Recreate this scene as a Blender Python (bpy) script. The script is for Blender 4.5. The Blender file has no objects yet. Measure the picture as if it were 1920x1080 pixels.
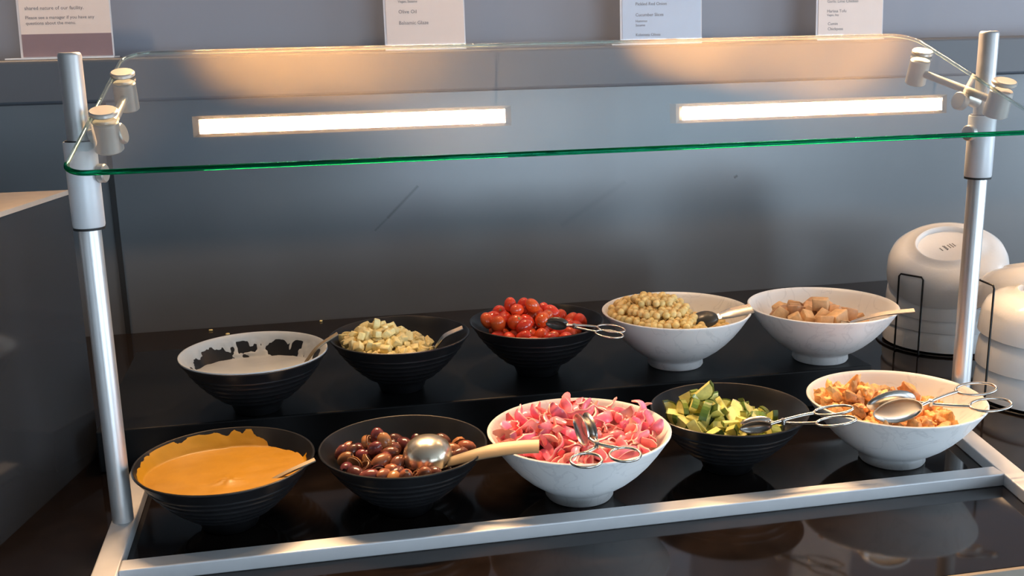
import bpy, bmesh, math, random
from mathutils import Vector, Matrix, noise
import numpy as np

sc = bpy.context.scene
COL = sc.collection
PI = math.pi

# ------------------------------------------------------------------ camera
F_PX = 1983.386
CAM = (0.21754, -1.12199, 0.51837)
YAW, PITCH, ROLL = 0.1917, 0.23516, -0.02157
fw = Vector((math.sin(YAW)*math.cos(PITCH), math.cos(YAW)*math.cos(PITCH), -math.sin(PITCH)))
rt0 = Vector((math.cos(YAW), -math.sin(YAW), 0)); up0 = rt0.cross(fw)
rt = rt0*math.cos(ROLL) + up0*math.sin(ROLL); up = -rt0*math.sin(ROLL) + up0*math.cos(ROLL)
cam = bpy.data.objects.new('camera', bpy.data.cameras.new('camera')); COL.objects.link(cam)
cam.data.sensor_width = 36; cam.data.lens = F_PX/1920*36; cam.data.clip_start = .02
m = Matrix((rt, up, -fw)).transposed().to_4x4(); m.translation = Vector(CAM); cam.matrix_world = m
sc.camera = cam

# ------------------------------------------------------------------ world, exposure
WINDOW_L = 9.0        # daylight seen through the glazing behind the photographer
SIDE_L = 8.0          # daylight through the window on the right
LED_L = 16.0          # radiance of the warm strip diffusers
LED_W = 6.2           # power each strip throws forward over the front of the counter
DOWN_W = 4.5          # unseen downlights added to warm the cards and upper wall
WASH_W = 9.5          # added lamp behind each strip, makes the warm glow on the upper wall
w = bpy.data.worlds.new('World'); sc.world = w; w.use_nodes = True
w.node_tree.nodes['Background'].inputs[0].default_value = (.55, .68, .85, 1)
w.node_tree.nodes['Background'].inputs[1].default_value = .3
sc.view_settings.view_transform = 'Standard'; sc.view_settings.look = 'None'
sc.view_settings.gamma = 1; sc.view_settings.use_curve_mapping = False
sc.view_settings.exposure = 0.0

# ------------------------------------------------------------------ materials
MATS = {}
def mat(name, col, rough=.5, metal=0., spec=.5, vary=0., grain=0., gscale=60., bump=0., bscale=120., sss=0., coat=0.):
    """principled material with procedural grain, per-object variation and relief"""
    if name in MATS: return MATS[name]
    mt = bpy.data.materials.new(name); mt.use_nodes = True; nt = mt.node_tree; N = nt.nodes; L = nt.links
    b = N['Principled BSDF']
    b.inputs['Roughness'].default_value = rough; b.inputs['Metallic'].default_value = metal
    b.inputs['Specular IOR Level'].default_value = spec
    if coat: b.inputs['Coat Weight'].default_value = coat; b.inputs['Coat Roughness'].default_value = .08
    if sss:
        b.inputs['Subsurface Weight'].default_value = sss; b.inputs['Subsurface Scale'].default_value = .004
    tc = N.new('ShaderNodeTexCoord'); nz = N.new('ShaderNodeTexNoise')
    nz.inputs['Scale'].default_value = gscale; nz.inputs['Detail'].default_value = 4
    L.new(tc.outputs['Object'], nz.inputs['Vector'])
    hsv = N.new('ShaderNodeHueSaturation'); hsv.inputs['Color'].default_value = (*col, 1)
    mr = N.new('ShaderNodeMapRange'); mr.inputs[1].default_value = .25; mr.inputs[2].default_value = .75
    mr.inputs[3].default_value = 1-grain; mr.inputs[4].default_value = 1+grain
    L.new(nz.outputs['Fac'], mr.inputs[0])
    if vary:
        oi = N.new('ShaderNodeObjectInfo'); m2 = N.new('ShaderNodeMapRange')
        m2.inputs[3].default_value = 1-vary; m2.inputs[4].default_value = 1+vary
        L.new(oi.outputs['Random'], m2.inputs[0])
        mu = N.new('ShaderNodeMath'); mu.operation = 'MULTIPLY'
        L.new(mr.outputs[0], mu.inputs[0]); L.new(m2.outputs[0], mu.inputs[1]); L.new(mu.outputs[0], hsv.inputs['Value'])
        m3 = N.new('ShaderNodeMapRange'); m3.inputs[3].default_value = .5-vary*.05; m3.inputs[4].default_value = .5+vary*.05
        fr = N.new('ShaderNodeMath'); fr.operation = 'FRACT'; m4 = N.new('ShaderNodeMath'); m4.operation = 'MULTIPLY'; m4.inputs[1].default_value = 7.31
        L.new(oi.outputs['Random'], m4.inputs[0]); L.new(m4.outputs[0], fr.inputs[0]); L.new(fr.outputs[0], m3.inputs[0]); L.new(m3.outputs[0], hsv.inputs['Hue'])
    else:
        L.new(mr.outputs[0], hsv.inputs['Value'])
    L.new(hsv.outputs[0], b.inputs['Base Color'])
    if bump:
        n2 = N.new('ShaderNodeTexNoise'); n2.inputs['Scale'].default_value = bscale; n2.inputs['Detail'].default_value = 3
        L.new(tc.outputs['Object'], n2.inputs['Vector'])
        bp = N.new('ShaderNodeBump'); bp.inputs['Strength'].default_value = bump; bp.inputs['Distance'].default_value = .002
        L.new(n2.outputs['Fac'], bp.inputs['Height']); L.new(bp.outputs[0], b.inputs['Normal'])
    MATS[name] = mt; return mt

def emit(name, col, strength):
    mt = bpy.data.materials.new(name); mt.use_nodes = True; nt = mt.node_tree
    for n in list(nt.nodes):
        if n.type == 'BSDF_PRINCIPLED': nt.nodes.remove(n)
    e = nt.nodes.new('ShaderNodeEmission'); e.inputs[0].default_value = (*col, 1); e.inputs[1].default_value = strength
    nt.links.new(e.outputs[0], nt.nodes['Material Output'].inputs[0]); MATS[name] = mt; return mt

M_panel = mat('dark_grey_panel', (.125, .13, .137), rough=.27, grain=.06, gscale=5, spec=.8)
M_fascia = mat('ledge_paint', (.075, .085, .102), rough=.42, grain=.03, gscale=6)
M_upper = mat('upper_wall_paint', (.215, .235, .285), rough=.5, grain=.03, gscale=4)
M_room = mat('room_wall_paint', (.30, .28, .26), rough=.7, grain=.04, gscale=3)
M_dark = mat('dark_room', (.05, .048, .046), rough=.7, grain=.04, gscale=3)
M_ceil = mat('ceiling_paint', (.35, .35, .35), rough=.8, grain=.03, gscale=3)
M_floor = mat('polished_floor', (.22, .20, .18), rough=.16, grain=.15, gscale=30)
M_counter = mat('black_gloss_counter', (.010, .007, .006), rough=.07, grain=.3, gscale=40, spec=.38)
M_edge = mat('counter_edge', (.30, .25, .20), rough=.4, grain=.1)
M_riser = mat('black_satin_riser', (.006, .006, .0065), rough=.42, grain=.2, gscale=30, spec=.3)
M_alu = mat('satin_silver', (.66, .66, .67), rough=.46, metal=.35, grain=.03, gscale=50)
M_post = mat('satin_metal_post', (.62, .61, .60), rough=.38, metal=.75, grain=.03, gscale=50)
M_sleeve = mat('silver_painted_sleeve', (.62, .63, .65), rough=.42, metal=.15, grain=.03, gscale=50)
M_nickel = mat('brushed_nickel', (.55, .52, .47), rough=.36, metal=.6, grain=.05, gscale=80)
M_gasket = mat('black_rubber', (.012, .012, .012), rough=.6, grain=.1)
M_steel = mat('polished_steel', (.56, .53, .49), rough=.27, metal=1., grain=.03, gscale=80)
M_spoon = mat('steel_ladle', (.80, .70, .54), rough=.24, metal=.9, grain=.03, gscale=60)
M_handle = mat('brushed_handle_warm_lit', (.25, .195, .125), rough=.45, metal=.4, grain=.05, gscale=60)  # tan tone is reflected warm light put into the base colour
M_blackpl = mat('dark_spoon', (.05, .045, .035), rough=.3, grain=.1)
M_white = mat('white_melamine', (.84, .845, .84), rough=.38, grain=.025, gscale=25)
M_porc = mat('white_porcelain', (.90, .895, .88), rough=.16, grain=.02, gscale=20, bump=.12, bscale=160)
M_blackbowl = mat('black_glazed_bowl', (.010, .010, .011), rough=.30, grain=.2, gscale=40, spec=.38)
M_mark = mat('grey_ink', (.16, .16, .16), rough=.6, grain=.05)
M_ink = mat('print_ink', (.22, .20, .20), rough=.6, grain=.05)
M_card_refl = mat('card_window_tint', (.58, .66, .76), rough=.4, grain=.02)  # bluish window reflection on the acrylic, put into the card colour
M_paper = mat('cream_card', (.86, .74, .65), rough=.5, grain=.02)  # warm light falling on the cards, put into their paper colour
M_purple = mat('mauve_print', (.30, .21, .22), rough=.5, grain=.03)
M_acryl = mat('clear_acrylic_edge', (.72, .72, .74), rough=.2, grain=.02)
M_wire = mat('black_wire', (.015, .014, .013), rough=.35, metal=.3, grain=.1)
M_box = mat('dark_grey_laminate', (.040, .040, .042), rough=.10, grain=.1, gscale=6, spec=.9)
M_boxtop = mat('tan_laminate_top', (.46, .40, .34), rough=.5, grain=.06)

# marble veining on the large white bowls
def add_veins(mt, strength=.25):
    nt = mt.node_tree; N = nt.nodes; L = nt.links; b = N['Principled BSDF']
    src = b.inputs['Base Color'].links[0].from_socket
    tc = N.new('ShaderNodeTexCoord'); n = N.new('ShaderNodeTexNoise'); n.inputs['Scale'].default_value = 22; n.inputs['Detail'].default_value = 6; n.inputs['Distortion'].default_value = 1.2
    L.new(tc.outputs['Object'], n.inputs['Vector'])
    s = N.new('ShaderNodeMath'); s.operation = 'SUBTRACT'; s.inputs[1].default_value = .5; L.new(n.outputs['Fac'], s.inputs[0])
    a = N.new('ShaderNodeMath'); a.operation = 'ABSOLUTE'; L.new(s.outputs[0], a.inputs[0])
    r = N.new('ShaderNodeMapRange'); r.inputs[1].default_value = 0; r.inputs[2].default_value = .025; r.inputs[3].default_value = strength; r.inputs[4].default_value = 0
    L.new(a.outputs[0], r.inputs[0])
    mx = N.new('ShaderNodeMix'); mx.data_type = 'RGBA'; L.new(r.outputs[0], mx.inputs[0]); L.new(src, mx.inputs[6]); mx.inputs[7].default_value = (.36, .38, .40, 1)
    L.new(mx.outputs[2], b.inputs['Base Color'])
add_veins(M_white, .22)

# scuff marks on the back panel (wear with a shape of its own)
def add_scuffs(mt, segs):
    nt = mt.node_tree; N = nt.nodes; L = nt.links; b = N['Principled BSDF']
    src = b.inputs['Base Color'].links[0].from_socket
    geo = N.new('ShaderNodeNewGeometry'); sp = N.new('ShaderNodeSeparateXYZ'); L.new(geo.outputs['Position'], sp.inputs[0])
    def mth(op, a, bb=None, clamp=False):
        n = N.new('ShaderNodeMath'); n.operation = op; n.use_clamp = clamp
        for i, q in enumerate((a, bb)):
            if q is None: continue
            if isinstance(q, (int, float)): n.inputs[i].default_value = q
            else: L.new(q, n.inputs[i])
        return n.outputs[0]
    for (x0, z0, x1, z1, wd, st) in segs:
        dx, dz = x1-x0, z1-z0; ln = math.hypot(dx, dz); dx /= ln; dz /= ln
        px = mth('SUBTRACT', sp.outputs[0], x0); pz = mth('SUBTRACT', sp.outputs[2], z0)
        t = mth('ADD', mth('MULTIPLY', px, dx), mth('MULTIPLY', pz, dz))
        d = mth('ABSOLUTE', mth('SUBTRACT', mth('MULTIPLY', px, dz), mth('MULTIPLY', pz, dx)))
        inside = mth('MULTIPLY', mth('GREATER_THAN', t, 0), mth('LESS_THAN', t, ln))
        k = mth('MULTIPLY', mth('SUBTRACT', 1, mth('DIVIDE', d, wd), True), inside)
        k = mth('MULTIPLY', k, st)
        mx = N.new('ShaderNodeMix'); mx.data_type = 'RGBA'; L.new(k, mx.inputs[0]); L.new(src, mx.inputs[6]); mx.inputs[7].default_value = (.012, .012, .013, 1)
        src = mx.outputs[2]
    L.new(src, b.inputs['Base Color'])
add_scuffs(M_panel, [(.365, .188, .425, .246, .004, .6), (.34, .165, .365, .188, .003, .35), (1.055, .232, 1.062, .236, .004, .9), (.70, .155, .83, .235, .008, .10)])

# architectural glass: straight-through transmission plus Fresnel reflection on the outer face
def glass_sheet(name, tint, gain=1.7):
    mt = bpy.data.materials.new(name); mt.use_nodes = True; nt = mt.node_tree; N = nt.nodes; L = nt.links
    N.remove(N['Principled BSDF'])
    tr = N.new('ShaderNodeBsdfTransparent'); tr.inputs[0].default_value = (*tint, 1)
    gl = N.new('ShaderNodeBsdfGlossy'); gl.inputs['Roughness'].default_value = .012; gl.inputs[0].default_value = (1, 1, 1, 1)
    fr = N.new('ShaderNodeFresnel'); fr.inputs[0].default_value = 1.5
    geo = N.new('ShaderNodeNewGeometry')
    inv = N.new('ShaderNodeMath'); inv.operation = 'SUBTRACT'; inv.inputs[0].default_value = 1; L.new(geo.outputs['Backfacing'], inv.inputs[1])
    mu = N.new('ShaderNodeMath'); mu.operation = 'MULTIPLY'; L.new(fr.outputs[0], mu.inputs[0]); L.new(inv.outputs[0], mu.inputs[1])
    mg = N.new('ShaderNodeMath'); mg.operation = 'MULTIPLY'; mg.inputs[1].default_value = gain; mg.use_clamp = True; L.new(mu.outputs[0], mg.inputs[0])
    mx = N.new('ShaderNodeMixShader'); L.new(mg.outputs[0], mx.inputs[0]); L.new(tr.outputs[0], mx.inputs[1]); L.new(gl.outputs[0], mx.inputs[2])
    L.new(mx.outputs[0], N['Material Output'].inputs[0]); MATS[name] = mt; return mt
M_glass = glass_sheet('clear_glass', (.95, .975, .965))
M_acrsheet = glass_sheet('clear_acrylic', (.97, .97, .98), 1.2)
def glass_solid(name, col, rough=.02):
    mt = bpy.data.materials.new(name); mt.use_nodes = True; nt = mt.node_tree; N = nt.nodes
    N.remove(N['Principled BSDF']); g = N.new('ShaderNodeBsdfGlass'); g.inputs[0].default_value = (*col, 1); g.inputs['Roughness'].default_value = rough; g.inputs['IOR'].default_value = 1.5
    nt.links.new(g.outputs[0], N['Material Output'].inputs[0]); MATS[name] = mt; return mt
M_gedge = glass_solid('green_glass_edge', (.07, .56, .36))
M_gpale = glass_solid('pale_glass_edge', (.80, .90, .84))

# ------------------------------------------------------------------ mesh helpers
def mesh_obj(name, verts, faces, material, parent=None, smooth=True, angle=40):
    me = bpy.data.meshes.new(name); me.from_pydata([tuple(v) for v in verts], [], faces); me.update()
    bm = bmesh.new(); bm.from_mesh(me); bmesh.ops.recalc_face_normals(bm, faces=bm.faces)
    if smooth:
        for f in bm.faces: f.smooth = True
        ca = math.radians(angle)
        for e in bm.edges:
            if len(e.link_faces) == 2: e.smooth = e.calc_face_angle(0) < ca
    bm.to_mesh(me); bm.free()
    if isinstance(material, (list, tuple)):
        for k in material: me.materials.append(k)
    elif material: me.materials.append(material)
    o = bpy.data.objects.new(name, me); COL.objects.link(o)
    if parent: o.parent = parent
    return o

def tag(o, label=None, cat=None, group=None, kind=None):
    if label: o['label'] = label
    if cat: o['category'] = cat
    if group: o['group'] = group
    if kind: o['kind'] = kind
    return o

def thing(name, label, cat, loc=(0, 0, 0), group=None):
    o = bpy.data.objects.new(name, None); o.empty_display_size = .02; COL.objects.link(o); o.location = loc
    return tag(o, label, cat, group)

def copy_tree(o, parent=None):
    c = o.copy(); COL.objects.link(c); c.parent = parent
    for ch in o.children: copy_tree(ch, c)
    return c

def bm_obj(name, bm, material, parent=None, smooth=True, angle=40):
    me = bpy.data.meshes.new(name); bmesh.ops.recalc_face_normals(bm, faces=bm.faces)
    if smooth:
        for f in bm.faces: f.smooth = True
        ca = math.radians(angle)
        for e in bm.edges:
            if len(e.link_faces) == 2: e.smooth = e.calc_face_angle(0) < ca
    bm.to_mesh(me); bm.free()
    for k in (material if isinstance(material, (list, tuple)) else [material]): me.materials.append(k)
    o = bpy.data.objects.new(name, me); COL.objects.link(o)
    if parent: o.parent = parent
    return o

def box(name, lo, hi, material, parent=None, bevel=0., seg=2):
    bm = bmesh.new(); bmesh.ops.create_cube(bm, size=1)
    for v in bm.verts:
        v.co = Vector([lo[i] + (v.co[i]+.5)*(hi[i]-lo[i]) for i in range(3)])
    if bevel: bmesh.ops.bevel(bm, geom=bm.edges[:], offset=bevel, segments=seg, affect='EDGES', profile=.5)
    return bm_obj(name, bm, material, parent, False)

def lathe_data(prof, n=64):
    V, Fc = [], []
    for (r, z) in prof:
        if r < 1e-6: V.append((0, 0, z))
        else: V += [(r*math.cos(2*PI*k/n), r*math.sin(2*PI*k/n), z) for k in range(n)]
    idx = []; c = 0
    for (r, z) in prof:
        if r < 1e-6: idx.append([c]); c += 1
        else: idx.append(list(range(c, c+n))); c += n
    for a, b in zip(idx, idx[1:]):
        if len(a) == 1 and len(b) == 1: continue
        for k in range(n):
            j = (k+1) % n
            if len(a) == 1: Fc.append((a[0], b[k], b[j]))
            elif len(b) == 1: Fc.append((a[k], b[0], a[j]))
            else: Fc.append((a[k], b[k], b[j], a[j]))
    return V, Fc
def lathe(name, prof, material, parent=None, n=64, angle=40):
    V, Fc = lathe_data(prof, n); return mesh_obj(name, V, Fc, material, parent, True, angle)

def tube_data(path, rad, n=10, closed=False, ell=1.0, nrm=None):
    P = [Vector(p) for p in path]; V, Fc = [], []; m_ = len(P)
    R = rad if isinstance(rad, (list, tuple)) else [rad]*m_
    pn = None
    for i, p in enumerate(P):
        if closed: t = P[(i+1) % m_] - P[i-1]
        else: t = P[min(i+1, m_-1)] - P[max(i-1, 0)]
        t.normalize()
        if nrm is not None: a = Vector(nrm)
        elif pn is None: a = Vector((0, 0, 1)) if abs(t.z) < .9 else Vector((1, 0, 0))
        else: a = pn
        b = t.cross(a).normalized(); a = b.cross(t).normalized(); pn = a
        for k in range(n):
            q = 2*PI*k/n; V.append(p + (b*math.cos(q) + a*math.sin(q)*ell)*R[i])
    for i in range(m_ if closed else m_-1):
        j = (i+1) % m_
        for k in range(n):
            l = (k+1) % n; Fc.append((i*n+k, i*n+l, j*n+l, j*n+k))
    if not closed: Fc.append(tuple(range(n))); Fc.append(tuple((m_-1)*n+k for k in range(n)))
    return V, Fc
def tube(name, path, rad, material, parent=None, n=10, closed=False, ell=1.0, nrm=None):
    V, Fc = tube_data(path, rad, n, closed, ell, nrm); return mesh_obj(name, V, Fc, material, parent, True, 50)

def cyl_between(name, a, b, r, material, parent=None, n=24, r2=None, bevel=.0012):
    a, b = Vector(a), Vector(b); h = (b-a).length; r2 = r if r2 is None else r2
    prof = [(0, 0), (r-bevel, 0), (r, bevel), (r2, h-bevel), (r2-bevel, h), (0, h)]
    V, Fc = lathe_data(prof, n)
    q = Vector((0, 0, 1)).rotation_difference((b-a).normalized())
    return mesh_obj(name, [a + q @ Vector(v) for v in V], Fc, material, parent)

def ribbon(name, path, widths, thick, normals, material, parent=None):
    """flat bar along a path: rounded strip with its own width direction"""
    P = [Vector(p) for p in path]; V, Fc = [], []; m_ = len(P)
    nl = normals if isinstance(normals, list) else [normals]*m_
    for i, p in enumerate(P):
        t = (P[min(i+1, m_-1)] - P[max(i-1, 0)]).normalized(); nn = Vector(nl[i]); s = t.cross(nn).normalized(); nn = s.cross(t).normalized()
        wd = widths[i]/2; th = thick/2
        for (u, v) in ((-1, -.4), (-.85, -1), (.85, -1), (1, -.4), (1, .4), (.85, 1), (-.85, 1), (-1, .4)):
            V.append(p + s*wd*u + nn*th*v)
    for i in range(m_-1):
        for k in range(8):
            l = (k+1) % 8; Fc.append((i*8+k, i*8+l, i*8+8+l, i*8+8+k))
    Fc.append(tuple(range(8))); Fc.append(tuple((m_-1)*8+k for k in range(8)))
    return mesh_obj(name, V, Fc, material, parent, True, 35)

def smoothpath(pts, n=6):
    P = [Vector(p) for p in pts]; out = []
    for i in range(len(P)-1):
        p0, p1, p2, p3 = P[max(i-1, 0)], P[i], P[i+1], P[min(i+2, len(P)-1)]
        for k in range(n):
            t = k/n; out.append(.5*((2*p1) + (p2-p0)*t + (2*p0-5*p1+4*p2-p3)*t*t + (3*p1-p0-3*p2+p3)*t**3))
    out.append(P[-1]); return out

def text_mesh(name, body, size, loc, rot, material, parent):
    cu = bpy.data.curves.new(name, 'FONT'); cu.body = body; cu.size = size; cu.resolution_u = 2; cu.extrude = .0001
    o = bpy.data.objects.new('tmp', cu); COL.objects.link(o)
    dg = bpy.context.evaluated_depsgraph_get(); me = bpy.data.meshes.new_from_object(o.evaluated_get(dg)); bpy.data.objects.remove(o)
    me.name = name; me.materials.clear(); me.materials.append(material)
    ob = bpy.data.objects.new(name, me); COL.objects.link(ob); ob.parent = parent; ob.location = loc; ob.rotation_euler = rot
    return ob

# ------------------------------------------------------------------ the room
WALL_Y = .85; LEDGE_Y = .78; LEDGE_LO = .4205; LEDGE_HI = .4945
X0, X1, Y0, ZF, ZC = -4.2, 4.9, -5.5, -.9, 1.95
def struct(o): o['kind'] = 'structure'; return o
struct(box('floor', (X0, Y0, ZF-.1), (X1, 1.1, ZF), M_floor))
struct(box('ceiling', (X0, Y0, ZC), (X1, 1.1, ZC+.1), M_ceil))
struct(box('wall_left', (X0-.1, Y0, ZF), (X0, 1.1, ZC), M_dark))
WY0, WY1, WZ0, WZ1 = -3.6, -.2, -.5, 1.6
for (y0, y1, z0, z1) in ((Y0, WY0, ZF, ZC), (WY1, 1.1, ZF, ZC), (WY0, WY1, ZF, WZ0), (WY0, WY1, WZ1, ZC)):
    struct(box('wall_right', (X1, y0, z0), (X1+.1, y1, z1), M_room))
M_side = emit('side_daylight_pane', (.70, .85, 1.0), SIDE_L)
wn = bpy.data.objects.new('window_3', None); COL.objects.link(wn); wn['kind'] = 'structure'
box('pane', (X1+.04, WY0, WZ0), (X1+.05, WY1, WZ1), M_side, wn)
for k in range(4):
    yy = WY0 + (WY1-WY0)*k/3; box('mullion', (X1-.02, yy-.03, WZ0), (X1+.04, yy+.03, WZ1), M_dark, wn)
struct(box('wall_back_lower', (X0, WALL_Y, ZF), (X1, WALL_Y+.12, LEDGE_LO+.01), M_panel))
struct(box('wall_back_upper', (X0, WALL_Y+.03, LEDGE_HI-.01), (X1, WALL_Y+.15, ZC), M_upper))
struct(box('trim_ledge', (X0, LEDGE_Y, LEDGE_LO), (X1, WALL_Y+.12, LEDGE_HI), M_fascia, bevel=.006, seg=3))
struct(box('trim_seam', (-.1225, WALL_Y-.004, 0), (-.1135, WALL_Y, LEDGE_LO), M_gasket))
# glazed wall behind the photographer
WINS = [(-3.6, -1.2), (.85, 4.7)]
M_sky = emit('daylight_pane', (.66, .83, 1.0), WINDOW_L)
M_sky2 = emit('shaded_daylight_pane', (.66, .83, 1.0), WINDOW_L*.3)
for a, b in ((X0, -3.6), (-1.2, .85), (4.7, X1)):
    struct(box('wall_front', (a, Y0-.1, ZF), (b, Y0, ZC), M_dark))
for i, (a, b) in enumerate(WINS):
    struct(box('wall_front', (a, Y0-.1, 1.1), (b, Y0, ZC), M_dark)); struct(box('wall_front', (a, Y0-.1, ZF), (b, Y0, ZF+.12), M_dark))
    wn = bpy.data.objects.new('window_%d' % (i+1), None); COL.objects.link(wn); wn['kind'] = 'structure'
    box('pane', (a, Y0-.06, ZF+.12), (b, Y0-.05, 1.1), M_sky if i else M_sky2, wn)
    nm = 5
    for k in range(nm+1):
        xx = a + (b-a)*k/nm; box('mullion', (xx-.03, Y0-.05, ZF+.12), (xx+.03, Y0+.02, 1.1), M_dark, wn)


# ------------------------------------------------------------------ counter, riser, neighbouring cabinet
ct = thing('buffet_counter', 'glossy black buffet counter under the whole food display', 'counter', (.5, .28, -.9))
def at(o, p): return tuple(Vector(p) - o.location)
def kid(o, parent): o.parent = parent; o.location = -parent.location; return o
kid(box('countertop', (-2.2, -.288, -.03), (3.2, WALL_Y-.003, 0), M_counter), ct)
kid(box('edge_band', (-2.2, -.293, -.03), (3.2, -.2885, -.0005), M_edge), ct)
kid(box('base_cabinet', (-2.2, -.24, -.9), (3.2, WALL_Y-.003, -.031), M_riser), ct)

HR = .0542
rs = tag(box('riser', (-.055, .178, 0), (.985, .528, HR), M_riser, bevel=.002), 'low black riser box under the back row of bowls', 'riser')

cb = thing('side_cabinet', 'dark grey glossy cabinet with tan top left of the sneeze guard', 'cabinet', (-.3, .02, 0))
def prism(name, poly, z0, z1, material, parent=None):
    n = len(poly); V = [(x, y, z0) for x, y in poly] + [(x, y, z1) for x, y in poly]
    Fc = [tuple(range(n)), tuple(range(n, 2*n))] + [(k, (k+1) % n, n+(k+1) % n, n+k) for k in range(n)]
    return mesh_obj(name, V, Fc, material, parent, False)
CP = [(-.067, .245), (-.196, -.2885), (-.9, -.2885), (-.9, .262)]
kid(prism('body', CP, 0, .339, M_box), cb)
kid(prism('top_panel', [(-.066, .246), (-.195, -.289), (-.9, -.289), (-.9, .263)], .3395, .345, M_boxtop), cb)

# ------------------------------------------------------------------ overhead shelf and warm LED strips
def led_material():
    mt = emit('warm_led', (1, .62, .30), LED_L); nt = mt.node_tree; N = nt.nodes; L = nt.links
    e = [n for n in N if n.type == 'EMISSION'][0]
    def mth(op, a, bb=None, clamp=False):
        n = N.new('ShaderNodeMath'); n.operation = op; n.use_clamp = clamp
        for i, q in enumerate((a, bb)):
            if q is None: continue
            if isinstance(q, (int, float)): n.inputs[i].default_value = q
            else: L.new(q, n.inputs[i])
        return n.outputs[0]
    tc = N.new('ShaderNodeTexCoord'); sp = N.new('ShaderNodeSeparateXYZ'); L.new(tc.outputs['Object'], sp.inputs[0])
    v = mth('DIVIDE', mth('ABSOLUTE', sp.outputs[1]), .0105); v = mth('SUBTRACT', 1, mth('MULTIPLY', v, v), True)
    dots = mth('ADD', .8, mth('MULTIPLY', .2, mth('COSINE', mth('MULTIPLY', sp.outputs[0], 2*PI/.0125))))
    v = mth('MULTIPLY', mth('MULTIPLY', mth('MULTIPLY', v, v), dots), LED_L*1.3)
    e_ = mth('SUBTRACT', .2395, mth('ABSOLUTE', sp.outputs[0])); e_ = mth('MULTIPLY', e_, 60, True)
    v = mth('ADD', mth('MULTIPLY', v, e_), 2.4)
    L.new(v, e.inputs[1]); return mt
M_led = led_material()
M_lens = emit('warm_lens', (1, .64, .36), 8)
M_lampframe = mat('lamp_frame', (.50, .38, .26), rough=.5, grain=.05)
TILT = math.radians(50)
for (a, b, yc, lab) in ((.060, .540, .384, 'warm LED strip light hung above the dark bowls, left of the two'), (.808, 1.288, .374, 'warm LED strip light hung toward the stacked white bowls, right of the two')):
    t = thing('led_strip_light', lab, 'light', ((a+b)/2, yc, .82), 'warm LED strips hung over the counter')
    t.rotation_euler = (-TILT, 0, 0); hx = (b-a)/2; hw = .0155; iw = .0112
    # sloped reflector frame round the diffuser
    ring_in = [(-hx+.008, -iw, 0), (hx-.008, -iw, 0), (hx-.008, iw, 0), (-hx+.008, iw, 0)]
    ring_out = [(-hx, -hw, -.007), (hx, -hw, -.007), (hx, hw, -.007), (-hx, hw, -.007)]
    ring_bk = [(x, y, .022) for x, y, z in ring_out]
    Vv = ring_in + ring_out + ring_bk
    Ff = [(k, (k+1) % 4, 4+(k+1) % 4, 4+k) for k in range(4)] + [(4+k, 4+(k+1) % 4, 8+(k+1) % 4, 8+k) for k in range(4)] + [(8, 9, 10, 11)]
    mesh_obj('housing', Vv, Ff, M_lampframe, t, False)
    box('diffuser', (-hx+.0085, -iw+.0005, .0005), (hx-.0085, iw-.0005, .003), M_led, t)
    Rt = Matrix.Rotation(TILT, 3, 'X')
    for sx in (-1, 1):
        kx = {-1: -.09, 1: .20}[sx] if a < .5 else {-1: .50, 1: .80}[sx]; dy = WALL_Y+.03-yc
        tube('wall_bracket', [Vector((sx*hx*.985, 0, .0225)), Rt @ Vector((sx*hx*.985+kx*dy, dy, .43))], .0016, M_lampframe, t, 8)
    for nm_, pw_, sp_, rx, loc in (('beam', LED_W, 80, 0, (0, 0, -.0085)), ('added_wall_wash', WASH_W, 30, math.radians(115) + TILT, (0, .0, .026))):
        ld_ = bpy.data.lights.new(nm_, 'AREA'); ld_.shape = 'RECTANGLE'; ld_.size = (b-a)-.02; ld_.size_y = .02; ld_.energy = pw_; ld_.color = (1, .62, .32) if nm_ == 'beam' else (1, .43, .10); ld_.spread = math.radians(sp_)
        lo = bpy.data.objects.new(nm_, ld_); COL.objects.link(lo); lo.parent = t; lo.location = loc; lo.rotation_euler = (rx, 0, 0)
        if nm_ == 'added_wall_wash':  # added back lamp, makes the wall glow that the glass reflects
            tgt = Vector((.33 if a < .5 else 1.22, WALL_Y+.03, 1.06)); d_ = tgt - Vector(((a+b)/2, yc, .84))
            lo.rotation_euler = (Matrix.Rotation(TILT, 3, 'X') @ d_.to_track_quat('-Z', 'X').to_matrix() @ Matrix.Rotation(PI/2, 3, 'Z')).to_euler()

for (x, lab) in ((-.45, 'added downlight warming the notice card'), (.62, 'added downlight warming the middle of the ledge'), (1.65, 'added downlight warming the right end of the ledge')):  # lamps out of view, added to warm the cards and upper wall
    t = thing('added_downlight', lab, 'light', (x, .40, ZC), 'added warm downlights over the ledge')
    lathe('trim_ring', [(.045, -.0005), (.055, -.0005), (.055, -.006), (.047, -.008), (.045, -.006)], M_alu, t, 32)
    lathe('lens', [(0, -.004), (.0445, -.004), (.0445, -.001), (0, -.001)], M_lens, t, 32)
    ld_ = bpy.data.lights.new('added_warm_beam', 'AREA'); ld_.shape = 'DISK'; ld_.size = .08; ld_.energy = DOWN_W; ld_.color = (1, .64, .36); ld_.spread = math.radians(70)
    lo = bpy.data.objects.new('added_warm_beam', ld_); COL.objects.link(lo); lo.parent = t; lo.location = (0, 0, -.010); lo.rotation_euler = (math.radians(14), 0, 0)

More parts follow.
